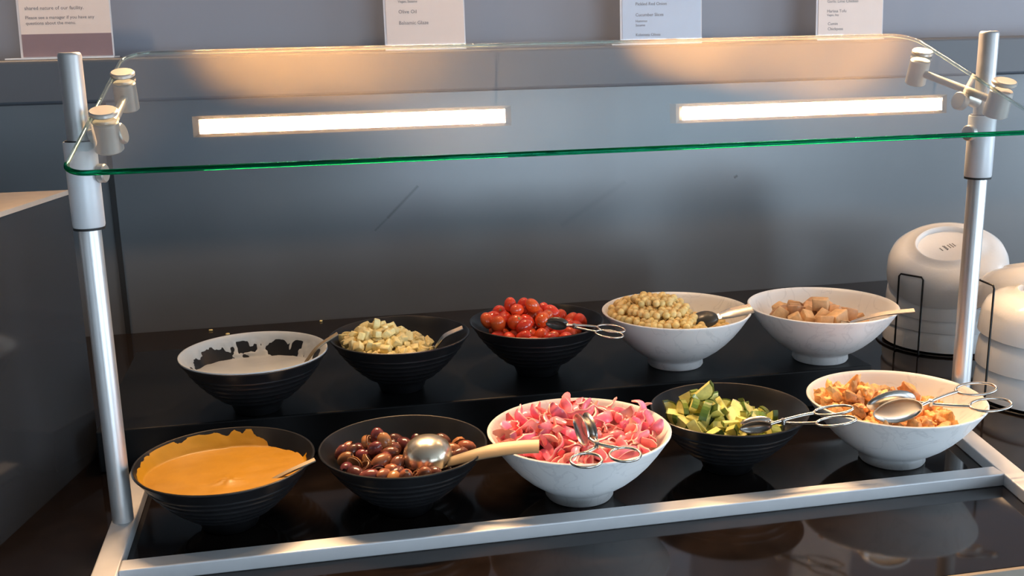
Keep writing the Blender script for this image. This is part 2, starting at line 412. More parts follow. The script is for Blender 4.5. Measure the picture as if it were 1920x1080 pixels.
# ------------------------------------------------------------------ sneeze guard
GW, GH = 1.002, .5105
sg = thing('sneeze_guard', 'silver framed sneeze guard with tilted clear glass over the bowls', 'sneeze guard', (GW/2, 0, 0))
RW, RZ = .0125, .015
PRX, PRY = 1.0229, .030
kid(box('side_rail', (-RW, -.286, 0), (RW, .165, RZ), M_alu, bevel=.0015), sg)
r_ = box('side_rail', (-RW, -.316, 0), (RW, .14, RZ), M_alu, sg, bevel=.0015); r_.location = Vector((PRX, PRY, 0))-sg.location; r_.rotation_euler.z = -math.atan2(.0259, .150)
kid(box('front_rail', (RW+.0003, -.1185, 0), (.9865, -.0955, RZ), M_alu, bevel=.0015), sg)
GA = Vector((0, -.146, .4076)); GB = Vector((0, .1585, .5075)); GT = (GB-GA).normalized(); GN = Vector((0, -GT.z, GT.y))
def gp(x, s, h=0): return Vector((x, 0, 0)) + GA + GT*s + GN*h       # point on the glass: s metres up the slope
GL = (GB-GA).length
for side, x, py_ in ((1, 0.0, 0.0), (-1, PRX, PRY)):
    p = kid(lathe('post', [(0, RZ), (.0112, RZ), (.0112, GH-.003), (.0103, GH-.0008), (.009, GH), (0, GH)], M_post, None, 40), sg); p.location.x += x; p.location.y += py_
    zt = .424 if side == 1 else .412
    s = kid(lathe('sleeve', [(.0113, .338), (.0152, .338), (.0158, .340), (.0158, zt-.001), (.0152, zt), (.0113, zt)], M_sleeve, None, 40), sg); s.location.x += x; s.location.y += py_
    g = kid(lathe('gasket', [(.0113, .3355), (.0154, .3355), (.0156, .338), (.0113, .338)], M_gasket, None, 40), sg); g.location.x += x; g.location.y += py_
    g = kid(lathe('gasket', [(.0113, zt), (.0138, zt), (.0138, zt+.0012), (.0113, zt+.0012)], M_gasket, None, 40), sg); g.location.x += x; g.location.y += py_
    # bracket: two glass pucks joined by an arm, hinged on the sleeve
    xi = x + side*(.030 if side == 1 else -.008)
    xu = x + side*.030
    pts = []
    for (px, s_) in ((x + side*(.036 if side == 1 else .057), .235), ((x+.030) if side == 1 else (x-.015), .128)):
        c = gp(px, s_)
        body = kid(cyl_between('clamp_puck', c-GN*.034, c-GN*.0034, .0122 if s_ > .2 else .0140, M_nickel, None, 32, .0118 if s_ > .2 else .0128), sg)
        cap = kid(cyl_between('clamp_cap', c+GN*.0034, c+GN*.0085, .0125 if s_ > .2 else .0138, M_nickel, None, 32), sg)
        pts.append(c-GN*.018)
    kid(tube('arm', [pts[0], pts[1]], .0045, M_nickel, None, 14), sg)
    hub = Vector((x, 0, .415)) + Vector((side*.004, -.006, .010))
    kid(cyl_between('hinge', Vector((x+side*.012, py_-.004, .428)), Vector((x+side*.036, py_-.010, .436)), .0075, M_nickel, None, 24), sg)
    kid(cyl_between('thumb_knob', Vector((x+side*.037, py_-.014, .430)), Vector((x+side*.046, py_-.016, .432)), .0105, M_nickel, None, 28), sg)
    kid(cyl_between('lock_knob', Vector((x+side*.0155, py_-.004, .392)), Vector((x+side*.023, py_-.006, .392)), .0095, M_nickel, None, 28), sg)
# glass pane with rounded corners and polished green edge
def glass_outline(ins, nseg=8):
    c = [(.0262, GL, 0), (.9994, GL, 0), (.9935, 0, 0), (.0075, 0, 0)]
    c = [Vector(q) for q in c]; rad = [.035, .035, .030, .022]; out = []
    for i, q in enumerate(c):
        a = (c[i-1]-q).normalized(); b = (c[(i+1) % 4]-q).normalized(); r = rad[i]
        bis = (a+b).normalized(); half = math.acos(max(-1, min(1, a.dot(b))))/2
        tl = r/math.tan(half); cen = q + bis*(r/math.sin(half)); p0 = q+a*tl; p1 = q+b*tl
        v0, v1 = p0-cen, p1-cen; ang = v0.angle(v1); ax = v0.cross(v1).normalized()
        for k in range(nseg+1):
            v = Matrix.Rotation(ang*k/nseg, 3, ax) @ v0; out.append(cen + v*((r-ins)/r))
    return out
oi = glass_outline(.0028); n = len(oi)
V = [gp(q.x, q.y, .0029) for q in oi] + [gp(q.x, q.y, -.0029) for q in oi]
Fc = [tuple(range(n)), tuple(range(2*n-1, n-1, -1))] + [(k, (k+1) % n, n+(k+1) % n, n+k) for k in range(n)]
pane = kid(mesh_obj('glass_pane', V, Fc, M_glass, None, False), sg)
oe = glass_outline(.0026)
pth = [gp(q.x, q.y) for q in oe]
V, Fc = tube_data(pth[18:36], .0025, 12, False, 1.0, GN)
ed = mesh_obj('polished_edge', V, Fc, M_gedge, pane); ed['label'] = 'green polished front edge of the glass'
V, Fc = tube_data(pth[35:]+pth[:19], .0019, 12, False, 1.0, GN)
mesh_obj('polished_edge', V, Fc, M_gpale, pane)

# ------------------------------------------------------------------ bowls
WP_OUT = [(.0, .0015), (.030, .0015), (.0335, 0), (.0375, .0003), (.0392, .003), (.0385, .010), (.0415, .0135), (.051, .0185), (.062, .0265), (.073, .0365), (.083, .0475), (.092, .0595), (.0985, .0695), (.1030, .0765)]
WP_RIM = [(.1045, .0785), (.1046, .0797), (.1036, .0806), (.1020, .0802)]
WP_IN = [(.0992, .0765), (.0945, .0685), (.088, .059), (.079, .0475), (.069, .0375), (.057, .028), (.042, .0205), (.024, .0165), (0, .0155)]
def inner_fn(pin):
    P = sorted(pin); R = [q[0] for q in P]; Z = [q[1] for q in P]
    def f(r): return float(np.interp(r, R, Z))
    return f
def inner_r(pin):
    P = sorted(pin, key=lambda q: q[1]); R = [q[0] for q in P]; Z = [q[1] for q in P]
    return lambda z: float(np.interp(z, Z, R))
WIN = inner_fn(WP_IN + [(.1020, .0802)])
KP_OUT = [(0, .0015), (.024, .0015), (.026, 0), (.0285, .0003), (.0298, .002), (.0330, .011), (.037, .0145)]
a0 = [(.037, .0145), (.048, .0225), (.059, .032), (.069, .0425), (.077, .0525), (.0835, .0615)]
def resample(P, n):
    P = [Vector((x, y, 0)) for x, y in P]; return [(q.x, q.y) for q in smoothpath(P, n)]
fine = resample(a0, 10)
KP_RIB = []
for i, (r, z) in enumerate(fine[1:-1]):
    u = (z-.02)/.0075; bump = .0011*max(0, math.sin(u*2*PI)) if z > .021 else 0
    KP_RIB.append((r+bump, z-bump*.6))
KP_OUT += KP_RIB + [(.0842, .0622), (.0905, .0705), (.0925, .0735)]
KP_RIM = [(.0938, .0748), (.0938, .0760), (.0928, .0766), (.0915, .0762)]
KP_IN = [(.0890, .0735), (.0825, .0645), (.075, .0545), (.066, .0445), (.055, .0345), (.042, .0255), (.026, .0195), (0, .0175)]
KIN = inner_fn(KP_IN + [(.0915, .0762)])
def make_bowl(white):
    if white:
        me = lathe('bowl', WP_OUT+WP_RIM+WP_IN, M_white, None, 96, 50)
    else:
        me = lathe('bowl', KP_OUT+KP_RIM+KP_IN, M_blackbowl, None, 96, 30)
    return me
BOWLS = {}
BD = [('onion', 1, .5050, -.0225, 0, 'white bowl on thin foot holding pink pickled onions, front row centre'),
      ('chicken', 1, .9042, -.0152, 0, 'white veined bowl of orange seasoned chicken with crossed tongs, front right'),
      ('chickpea', 1, .7214, .2575, HR, 'white footed bowl heaped with yellow chickpeas on the riser'),
      ('tofu', 1, .9304, .2284, HR, 'white footed bowl of tan tofu cubes on the riser right end'),
      ('olive', 0, .3058, -.0105, 0, 'black ribbed bowl of purple olives with a ladle, front row'),
      ('cucumber', 0, .7000, .0100, 0, 'black ribbed bowl of cut green cucumber, front row'),
      ('hummus', 0, .1121, -.0040, 0, 'black ribbed bowl of smooth yellow hummus beside the left post'),
      ('tomato', 0, .5220, .2709, HR, 'black bowl piled with red grape tomatoes on the riser'),
      ('cauliflower', 0, .3288, .2513, HR, 'black bowl of pale diced cauliflower on the riser'),
      ('cream', 0, .1389, .2136, HR, 'black bowl smeared with white cream dressing on the riser')]
pw = make_bowl(True); pk = make_bowl(False); used = {0: False, 1: False}
for key, wh, x, y, z, lab in BD:
    src = pw if wh else pk
    o = src if not used[wh] else src.copy()
    if used[wh]: COL.objects.link(o)
    used[wh] = True
    o.name = 'serving_bowl'; o.location = (x, y, z+.0002)
    if key == 'hummus': o.scale = (1.03, 1.03, 1)
    o.rotation_euler.z = {'onion': .7, 'chicken': 2.9, 'chickpea': 4.6, 'tofu': 1.5}.get(key, 0)
    tag(o, lab, 'bowl', 'white footed serving bowls' if wh else 'black ribbed serving bowls')
    BOWLS[key] = (x, y, z)

# ------------------------------------------------------------------ food pieces
def hcp(spacing, ext, zlo, zhi, rng, jit=.22):
    out = []; a = spacing; h = a*math.sqrt(2/3); k = 0; z = zlo
    while z < zhi:
        oy = (k % 2)*a/math.sqrt(3); ox = (k % 2)*a/2; j = 0; y = -ext
        while y < ext:
            x = -ext + (j % 2)*a/2 + ox
            while x < ext:
                out.append(Vector((x+rng.uniform(-jit, jit)*a, y+oy+rng.uniform(-jit, jit)*a, z+rng.uniform(-jit, jit)*a*.6))); x += a
            y += a*math.sqrt(3)/2; j += 1
        z += h; k += 1
    return out
def fill(spacing, rad, inner, top, seed, rmax, layers=2.1, jit=.22):
    """points of a heap lying in a bowl: (shown ones, buried ones)"""
    rng = random.Random(seed); vis, deep = [], []
    for p in hcp(spacing, .11, .012, .14, rng, jit):
        r = math.hypot(p.x, p.y)
        if r > rmax: continue
        # stay clear of the bowl wall by the piece radius
        if p.z < inner(min(r+rad*.75, rmax+rad)) + rad*.62: continue
        t = top(p.x, p.y) - p.z
        if t < rad*.9: continue
        (vis if t < rad*.9+spacing*layers*.82 else deep).append(p)
    return vis, deep
def fits(W, inner, rrim):
    r = np.hypot(W[:, 0], W[:, 1]); zin = np.array([inner(q) for q in r])
    return bool(np.all((W[:, 2] > zin + .0004) & ((r < rrim) | (W[:, 2] > zin + .004))) and r.max() < rrim+.004)
def settle(co, R, sc_, p, inner, rrim):
    """move a piece inward and up until it clears the bowl wall"""
    A = (co @ np.array(R).T)*sc_; p = p.copy()
    for _ in range(16):
        if fits(A + np.array(p), inner, rrim): return p
        p.x *= .94; p.y *= .94; p.z += .0008
    return None
def scatter(key, protos, pts, rng, name, label, cat, group, rot='full', scl=(.88, 1.1), tilt=.5, extremes=None):
    bx, by, bz = BOWLS[key]; out = []
    inner, rrim = (WIN, .1015) if key in ('onion', 'chicken', 'chickpea', 'tofu', 'far') else (KIN, .0905)
    COS = {}
    for q in protos:
        a_ = np.array([v.co[:] for v in q.data.vertices]); COS[q] = a_[::max(1, len(a_)//60)]
    for i, p in enumerate(pts):
        src = protos[rng.randrange(len(protos))]
        if rot == 'full': eu = (rng.uniform(0, 6.28), rng.uniform(0, 6.28), rng.uniform(0, 6.28))
        else: eu = (rng.uniform(-tilt, tilt), rng.uniform(-tilt, tilt), rng.uniform(0, 6.28))
        s = rng.uniform(*scl)
        from mathutils import Euler
        p = settle(COS[src], Euler(eu).to_matrix(), s, p, inner, rrim)
        if p is None: continue
        o = src.copy(); COL.objects.link(o); o.name = name; o.parent = None
        for ch in src.children:
            c = ch.copy(); COL.objects.link(c); c.parent = o
        o.location = (bx+p.x, by+p.y, bz+p.z); o.rotation_euler = eu; o.scale = (s, s, s)
        tag(o, src.get('kind_label') or label, cat, group); out.append(o)
    if out and extremes:
        a_ = max(out, key=lambda q: q.location.z); a_['label'] = 'topmost %s at the peak of its pile' % extremes
        rest = [q for q in out if q is not a_]
        b_ = min(rest, key=lambda q: q.location.x); b_['label'] = 'leftmost %s of its pile, against the bowl wall' % extremes
        c_ = max(rest, key=lambda q: q.location.x); c_['label'] = 'rightmost %s of its pile' % extremes
    for q in out:
        if 'kind_label' in q: del q['kind_label']
    return out
def drop(protos):
    for p in protos:
        for ch in list(p.children): bpy.data.objects.remove(ch)
        bpy.data.objects.remove(p)
def buried(key, proto_mesh, pts, rng, name, label, material, cat):
    if not pts: return
    bx, by, bz = BOWLS[key]; V, Fc = [], []
    src = [v.co.copy() for v in proto_mesh.vertices]; fs = [tuple(f.vertices) for f in proto_mesh.polygons]
    inner, rrim = (WIN, .1015) if key in ('onion', 'chicken', 'chickpea', 'tofu', 'far') else (KIN, .0905); cn = np.array([v[:] for v in src])
    for p in pts:
        R = Matrix.Rotation(rng.uniform(0, 6.28), 3, Vector((rng.gauss(0, 1), rng.gauss(0, 1), rng.gauss(0, 1))).normalized()); b = len(V)
        p = settle(cn, R, 1., p, inner, rrim)
        if p is None: continue
        V += [Vector((bx, by, bz)) + p + R @ v for v in src]; Fc += [tuple(b+i for i in f) for f in fs]
    o = mesh_obj(name, V, Fc, material, None, True, 60); tag(o, label, cat, None, 'stuff')

def ico(sub, fn):
    bm = bmesh.new(); bmesh.ops.create_icosphere(bm, subdivisions=sub, radius=1)
    for v in bm.verts: v.co = fn(v.co)
    return bm

# --- grape tomatoes
M_tom = mat('tomato_skin', (.72, .075, .018), rough=.16, vary=.14, grain=.12, gscale=70, coat=.3)
M_stem = mat('stem_scar', (.28, .16, .06), rough=.6, grain=.2)
def tomato(sub=2):
    def f(c):
        q = Vector((c.x*.0124, c.y*.0094, c.z*.0094))
        if c.x > .8: q.x -= (c.x-.8)*.006
        return q
    o = bm_obj('grape_tomato', ico(sub, f), M_tom)
    V, Fc = lathe_data([(0, .0006), (.0018, .0004), (.0022, -.0006)], 7)
    mesh_obj('stem_scar', [Vector((.0110+v[2], v[0], v[1])) for v in V], Fc, M_stem, o)
    return o
rng = random.Random(4)
tomP = [tomato(3)]
top = lambda x, y: (.080 + .034*math.exp(-((x+.022)**2+(y-.005)**2)/.0020) - max(0, math.hypot(x, y)-.07)*.35) - max(0, y-.045)*.5
vis, deep = fill(.0208, .0102, KIN, top, 11, .083, 2.2, .16)
scatter('tomato', tomP, vis, rng, 'grape_tomato', 'shiny red grape tomato in the black bowl', 'tomato', 'grape tomatoes piled in the black bowl', extremes='red grape tomato')
lowt = bpy.data.meshes.new('x'); b = ico(1, lambda c: Vector((c.x*.0122, c.y*.0094, c.z*.0094))); b.to_mesh(lowt); b.free()
buried('tomato', lowt, deep, rng, 'buried_tomatoes', 'red grape tomatoes underneath the pile', M_tom, 'tomatoes'); drop(tomP)

# --- chickpeas
M_chk = mat('chickpea_skin', (.82, .60, .24), rough=.42, vary=.12, grain=.14, gscale=300)
def chk(seed, sub=2):
    r = random.Random(seed); k = Vector((r.random()*9, r.random()*9, r.random()*9))
    def f(c):
        d = 1 + .10*noise.noise(c*1.8+k); d += .22*max(0, c.x-.75); d -= .10*max(0, .35-abs(c.y))*max(0, c.x)
        return c*.0056*d
    return bm_obj('chickpea', ico(sub, f), M_chk)
chkP = [chk(s, 2) for s in range(5)]
def top(x, y):
    r = math.hypot(x, y); sx = 1/(1+math.exp((x-.022)/.006)); return .062 + .030*sx*math.exp(-((x+.030)**2/.0050 + (y-.004)**2/.0050)) + .014*sx
vis, deep = fill(.0102, .0054, WIN, top, 21, .094, 1.0, .22)
vis.sort(key=lambda p: p.y - 1.6*p.z); deep += vis[300:]; vis = vis[:300]
scatter('chickpea', chkP, vis, rng, 'chickpea', 'small round yellow chickpea in the white bowl', 'chickpea', 'chickpeas heaped in the white bowl', extremes='yellow chickpea')
lowm = bpy.data.meshes.new('x'); b = ico(1, lambda c: c*.0055); b.to_mesh(lowm); b.free()
buried('chickpea', lowm, deep, rng, 'buried_chickpeas', 'mass of yellow chickpeas underneath the heap', M_chk, 'chickpeas'); drop(chkP)

# --- olives
M_olv = mat('olive_skin', (.150, .040, .032), rough=.2, vary=.45, grain=.35, gscale=120, coat=.2)
M_olv2 = mat('olive_tan', (.33, .13, .055), rough=.25, vary=.35, grain=.25, gscale=120)
M_olvin = mat('olive_flesh', (.30, .17, .09), rough=.4, grain=.3, gscale=150)
def olive(mt, half=False):
    a, b_ = .0100, .0068; prof = []
    if not half:
        prof = [(0, a*.80), (.0014, a*.82), (.0022, a*.90)]
        prof += [(b_*math.sin(q), a*math.cos(q)) for q in [x*PI/12 for x in range(3, 12)]] + [(0, -a)]
        V, Fc = lathe_data(prof, 14); o = mesh_obj('olive', V, Fc, mt)
        V, Fc = lathe_data([(0, a*.815), (.0016, a*.835)], 8); mesh_obj('pit_hole', V, Fc, M_gasket, o)
    else:
        def f(c):
            q = Vector((c.x*b_, c.y*b_, c.z*a)); return q
        bm = ico(2, f)
        for v in bm.verts:
            if v.co.x > .0008: v.co.x = .0008 - (v.co.x-.0008)*.55
        o = bm_obj('olive', bm, mt)
        V, Fc = lathe_data([(.0046, 0), (.0055, .0006), (.0060, 0)], 14)
        mesh_obj('cut_rim', [Vector((.0010+v[2], v[1]*1.0, v[0]*1.45)) for v in V], Fc, M_olvin, o)
    return o
olvP = [olive(M_olv), olive(M_olv), olive(M_olv, True), olive(M_olv2), olive(M_olv2, True)]
olvP[2]['kind_label'] = 'dark purple olive cut in half, in the black bowl'; olvP[3]['kind_label'] = 'lighter tan-brown whole olive in the black bowl'; olvP[4]['kind_label'] = 'lighter tan-brown olive half in the black bowl'
top = lambda x, y: .075 + .014*math.exp(-((x+.035)**2+(y-.015)**2)/.0012) + .007*math.exp(-((x-.055)**2+(y-.04)**2)/.0006) - .28*max(0, y-.02)
vis, deep = fill(.0162, .0082, KIN, top, 31, .086, 1.9, .25)
scatter('olive', olvP, vis, rng, 'olive', 'dark reddish purple pitted olive in the black bowl', 'olive', 'pitted olives in the black bowl', extremes='olive', scl=(1.02, 1.3))
lowm = bpy.data.meshes.new('x'); b = ico(1, lambda c: Vector((c.x*.0068, c.y*.0068, c.z*.0098))); b.to_mesh(lowm); b.free()
buried('olive', lowm, deep, rng, 'buried_olives', 'dark olives underneath the top layer', M_olv, 'olives'); drop(olvP)

# --- cucumber pieces: quarter and half slices with green skin
M_cflesh = mat('cucumber_flesh', (.78, .74, .24), rough=.3, vary=.15, grain=.18, gscale=160)
M_cskin = mat('cucumber_skin', (.13, .19, .03), rough=.25, vary=.35, grain=.3, gscale=120)
def cuke(span, R, t, n=7):
    V = []; 
    for z in (-t/2, t/2):
        V.append((0, 0, z)); V += [(R*math.cos(span*k/n), R*math.sin(span*k/n), z) for k in range(n+1)]
        V += [((R-.0016)*math.cos(span*k/n), (R-.0016)*math.sin(span*k/n), z*1.04) for k in range(n+1)]
    b = 2*n+3; Fl, Sk = [], []
    o1 = list(range(1, n+2)); i1 = list(range(n+2, 2*n+3))
    for base in (0, b):
        Fl += [(base, base+i1[k], base+i1[k+1]) for k in range(n)]
        Sk += [(base+o1[k], base+o1[k+1], base+i1[k+1], base+i1[k]) for k in range(n)]
    Sk += [(o1[k], o1[k+1], b+o1[k+1], b+o1[k]) for k in range(n)]
    Fl += [(0, i1[0], b+i1[0], b), (0, b, b+i1[n], i1[n])]; Sk += [(i1[0], o1[0], b+o1[0], b+i1[0]), (o1[n], i1[n], b+i1[n], b+o1[n])]
    cx = R*.45; V = [(x-cx*math.cos(span/2), y-cx*math.sin(span/2), z) for x, y, z in V]
    fl = mesh_obj('cucumber_piece', V, Fl, M_cflesh, None, False); mesh_obj('skin', V, Sk, M_cskin, fl, False)
    return fl
cukP = [cuke(PI/2, .0175, .008), cuke(PI*.62, .0160, .007), cuke(PI, .0145, .0055), cuke(PI/2.4, .019, .010)]
cukP[2]['kind_label'] = 'thin half-moon slice of cucumber with dark green skin'
top = lambda x, y: .070 + .036*math.exp(-((x+.034)**2+(y-.004)**2)/.0016) + .006*math.exp(-((x-.045)**2+(y+.02)**2)/.0014) - .35*max(0, y-.035)
vis, deep = fill(.0175, .0085, KIN, top, 41, .080, 2.6, .28)
scatter('cucumber', cukP, vis+deep, rng, 'cucumber_piece', 'cut yellow-green cucumber wedge with dark green skin', 'cucumber', 'cucumber wedges in the black bowl', extremes='cucumber piece', scl=(.85, 1.15)); drop(cukP)

# --- pickled onion strips
M_on_out = mat('onion_skin_side', (.90, .22, .28), rough=.22, vary=.35, grain=.25, gscale=90)
M_on_in = mat('onion_flesh_side', (.97, .50, .43), rough=.25, vary=.25, grain=.22, gscale=70)
def onion(seed):
    r = random.Random(seed); R = r.uniform(.020, .034); span = r.uniform(1.1, 2.2); h = r.uniform(.008, .014); n = 13
    tw = r.uniform(-.5, .5); k = r.uniform(.2, .5); V = []; m_ = 4
    for i in range(n+1):
        a = span*(i/n-.5); tp = (1-abs(2*i/n-1)**5)*.7+.3
        for j in range(m_+1):
            v = (j/m_-.5)*h*tp; rr = R - k*v*v/h*2 - .25*v + .0022*math.sin(i*.9+seed)
            z = v + tw*.006*math.sin(a*1.5)
            V.append(Vector((rr*math.cos(a)-R*.8, rr*math.sin(a), z)))
    nn = len(V); th = .0017
    W = [Vector((v.x - th*math.cos(span*((q//(m_+1))/n-.5)), v.y - th*math.sin(span*((q//(m_+1))/n-.5)), v.z)) for q, v in enumerate(V)]
    A, B, C_ = [], [], []
    for i in range(n):
        for j in range(m_):
            q = (i*(m_+1)+j, (i+1)*(m_+1)+j, (i+1)*(m_+1)+j+1, i*(m_+1)+j+1); A.append(q); B.append(tuple(nn+x for x in q))
    brd = [i*(m_+1) for i in range(n+1)] + [n*(m_+1)+j for j in range(1, m_+1)] + [i*(m_+1)+m_ for i in range(n-1, -1, -1)] + [j for j in range(m_-1, 0, -1)]
    for a, b_ in zip(brd, brd[1:]+brd[:1]): C_.append((a, b_, nn+b_, nn+a))
    o = mesh_obj('onion_strip', V+W, A+B+C_, [M_on_out, M_on_in], None, True, 60)
    for i, p in enumerate(o.data.polygons): p.material_index = 0
    key = {tuple(sorted(q)) for q in B} | {tuple(sorted(q)) for q in C_}
    for p in o.data.polygons:
        if tuple(sorted(p.vertices)) in key: p.material_index = 1
    return o
onP = [onion(s) for s in range(9)]
top = lambda x, y: .087 + .022*math.exp(-((x+.008)**2+(y-.022)**2)/.0014) + .010*math.exp(-((x-.075)**2+(y+.0)**2)/.0010) + .012*math.exp(-((x+.072)**2+(y-.0)**2)/.0010) + .008*math.exp(-((x-.03)**2+(y-.03)**2)/.0005) - .30*max(0, y-.03)
vis, deep = fill(.0150, .0090, WIN, top, 51, .092, 2.0, .30)
rng = random.Random(12)   # own sequence, so other piles do not reshuffle it
ons = scatter('onion', onP, vis, rng, 'onion_strip', 'glossy pink strip of pickled onion in the white bowl', 'onion', 'pickled onion strips in the white bowl', extremes='pink onion strip', rot='tilt', tilt=.85, scl=(.85, 1.15))
buried('onion', onP[2].data, deep, rng, 'buried_onions', 'pink pickled onion strips underneath the top', M_on_in, 'onions'); drop(onP)

# --- chicken
M_chi = mat('seasoned_chicken', (.84, .43, .15), rough=.5, vary=.18, grain=.35, gscale=140, bump=.5, bscale=260)
M_chb = mat('browned_chicken', (.50, .24, .09), rough=.5, vary=.25, grain=.35, gscale=140, bump=.5, bscale=260)
def lump(seed, sx, sy, sz, mt, name, rough=.34, sub=3, boxy=.0):
    r = random.Random(seed); k = Vector((r.random()*20, r.random()*20, r.random()*20))
    def f(c):
        if boxy:
            mm = max(abs(c.x), abs(c.y), abs(c.z)); c2 = c/mm; c = c.lerp(c2*.86, boxy)
        d = 1 + rough*noise.noise(c*1.5+k) + rough*.5*noise.noise(c*3.7+k)
        return Vector((c.x*sx*d, c.y*sy*d, c.z*sz*d))
    return bm_obj(name, ico(sub, f), mt, None, True, 50)
chiP = [lump(1, .014, .009, .008, M_chi, 'chicken_piece'), lump(2, .011, .009, .007, M_chi, 'chicken_piece', .45), lump(3, .017, .007, .006, M_chi, 'chicken_piece', .4), lump(4, .009, .008, .008, M_chi, 'chicken_piece', .5), lump(6, .012, .010, .006, M_chi, 'chicken_piece', .5), lump(5, .012, .008, .007, M_chb, 'chicken_piece', .5)]
chiP[5]['kind_label'] = 'browned darker chicken piece among the orange ones'
top = lambda x, y: .070 + .034*math.exp(-((x+.060)**2/.0012+(y-.014)**2/.0012)) + .018*math.exp(-((x+.015)**2+(y-.02)**2)/.0008) + .016*math.exp(-((x-.030)**2+(y-.036)**2)/.0004) - .40*max(0, y-.030) - max(0, x-.045)*.25
vis, deep = fill(.0150, .0085, WIN, top, 61, .088, 2.4, .28)
scatter('chicken', chiP, vis, rng, 'chicken_piece', 'orange seasoned shredded chicken piece in the veined bowl', 'chicken', 'chicken pieces in the white bowl', extremes='orange chicken piece', scl=(.8, 1.2))
buried('chicken', chiP[3].data, deep, rng, 'buried_chicken', 'orange chicken pieces underneath the top layer', M_chi, 'chicken'); drop(chiP)

# --- tofu cubes
M_tofu = mat('seasoned_tofu', (.66, .40, .21), rough=.5, vary=.15, grain=.2, gscale=110, bump=.25, bscale=200)
def cube_piece(seed, sx, sy, sz, mt, name, bev=.0022, amp=.0012):
    r = random.Random(seed); bm = bmesh.new(); bmesh.ops.create_cube(bm, size=2)
    for v in bm.verts: v.co = Vector((v.co.x*sx*r.uniform(.85, 1.12), v.co.y*sy*r.uniform(.85, 1.12), v.co.z*sz*r.uniform(.85, 1.12)))
    bmesh.ops.bevel(bm, geom=bm.edges[:], offset=bev, segments=2, affect='EDGES', profile=.5)
    bmesh.ops.subdivide_edges(bm, edges=bm.edges[:], cuts=1, use_grid_fill=True)
    k = Vector((r.random()*9, r.random()*9, r.random()*9))
    for v in bm.verts: v.co += v.co.normalized()*amp*noise.noise(v.co*160+k)
    return bm_obj(name, bm, mt, None, True, 45)
tofP = [cube_piece(11, .0105, .0100, .0095, M_tofu, 'tofu_cube'), cube_piece(12, .0100, .0110, .0095, M_tofu, 'tofu_cube'), cube_piece(13, .0125, .0095, .0085, M_tofu, 'tofu_cube')]
top = lambda x, y: .066 + .032*math.exp(-((x+.014)**2+(y-.0)**2)/.0022) - .2*max(0, abs(x+.012)-.05)
vis, deep = fill(.0225, .0105, WIN, top, 71, .068, 3.5, .2)
scatter('tofu', tofP, vis+deep, rng, 'tofu_cube', 'tan seasoned tofu cube in the white bowl', 'tofu', 'tofu cubes in the white bowl', extremes='tofu cube', scl=(.85, 1.08)); drop(tofP)

# --- diced cauliflower
M_cau = mat('pale_cauliflower', (.80, .66, .30), rough=.4, vary=.12, grain=.2, gscale=120, bump=.3, bscale=300)
def flecks(mt):
    nt = mt.node_tree; N = nt.nodes; L = nt.links; b = N['Principled BSDF']; src = b.inputs['Base Color'].links[0].from_socket
    tc = N.new('ShaderNodeTexCoord'); oi_ = N.new('ShaderNodeObjectInfo'); ad = N.new('ShaderNodeVectorMath'); L.new(tc.outputs['Object'], ad.inputs[0]); L.new(oi_.outputs['Location'], ad.inputs[1])
    n = N.new('ShaderNodeTexNoise'); n.inputs['Scale'].default_value = 260; n.inputs['Detail'].default_value = 1; L.new(ad.outputs[0], n.inputs['Vector'])
    r = N.new('ShaderNodeMapRange'); r.inputs[1].default_value = .73; r.inputs[2].default_value = .78; L.new(n.outputs['Fac'], r.inputs[0])
    mx = N.new('ShaderNodeMix'); mx.data_type = 'RGBA'; L.new(r.outputs[0], mx.inputs[0]); L.new(src, mx.inputs[6]); mx.inputs[7].default_value = (.12, .14, .03, 1); L.new(mx.outputs[2], b.inputs['Base Color'])
flecks(M_cau)
cauP = [cube_piece(21, .0066, .0055, .0046, M_cau, 'cauliflower_piece', .0013, .0012), cube_piece(22, .0058, .0056, .0050, M_cau, 'cauliflower_piece', .0012, .0014), cube_piece(23, .0078, .0045, .0040, M_cau, 'cauliflower_piece', .0012, .0012)]
top = lambda x, y: .060 + .036*math.exp(-((x+.030)**2/.0030+(y-.0)**2/.0030)) - max(0, x-.035)*1.2 - .2*max(0, y-.04)
vis, deep = fill(.0122, .0062, KIN, top, 81, .084, 1.7, .25)
vis.sort(key=lambda p: p.y-1.6*p.z); deep += vis[300:]; vis = vis[:300]
scatter('cauliflower', cauP, vis, rng, 'cauliflower_piece', 'pale yellow diced cauliflower piece in the black bowl', 'cauliflower', 'diced cauliflower in the black bowl', extremes='pale cauliflower piece')
buried('cauliflower', cauP[1].data, deep, rng, 'buried_cauliflower', 'pale diced cauliflower underneath the top layer', M_cau, 'cauliflower')
# crumbs fallen behind the riser and on bowl walls
for i, (x, y, z) in enumerate([(.030, .825, 0), (.062, .79, 0), (.23, .835, 0)]):
    c = cauP[1].copy(); COL.objects.link(c); c.name = 'food_crumb'; c.location = (x, y, z+.0016); c.scale = (.55, .40, .28); c.rotation_euler.z = i*.7
    tag(c, 'pale food crumb fallen on the black counter by the back wall', 'crumb', 'crumbs behind the riser')
drop(cauP)

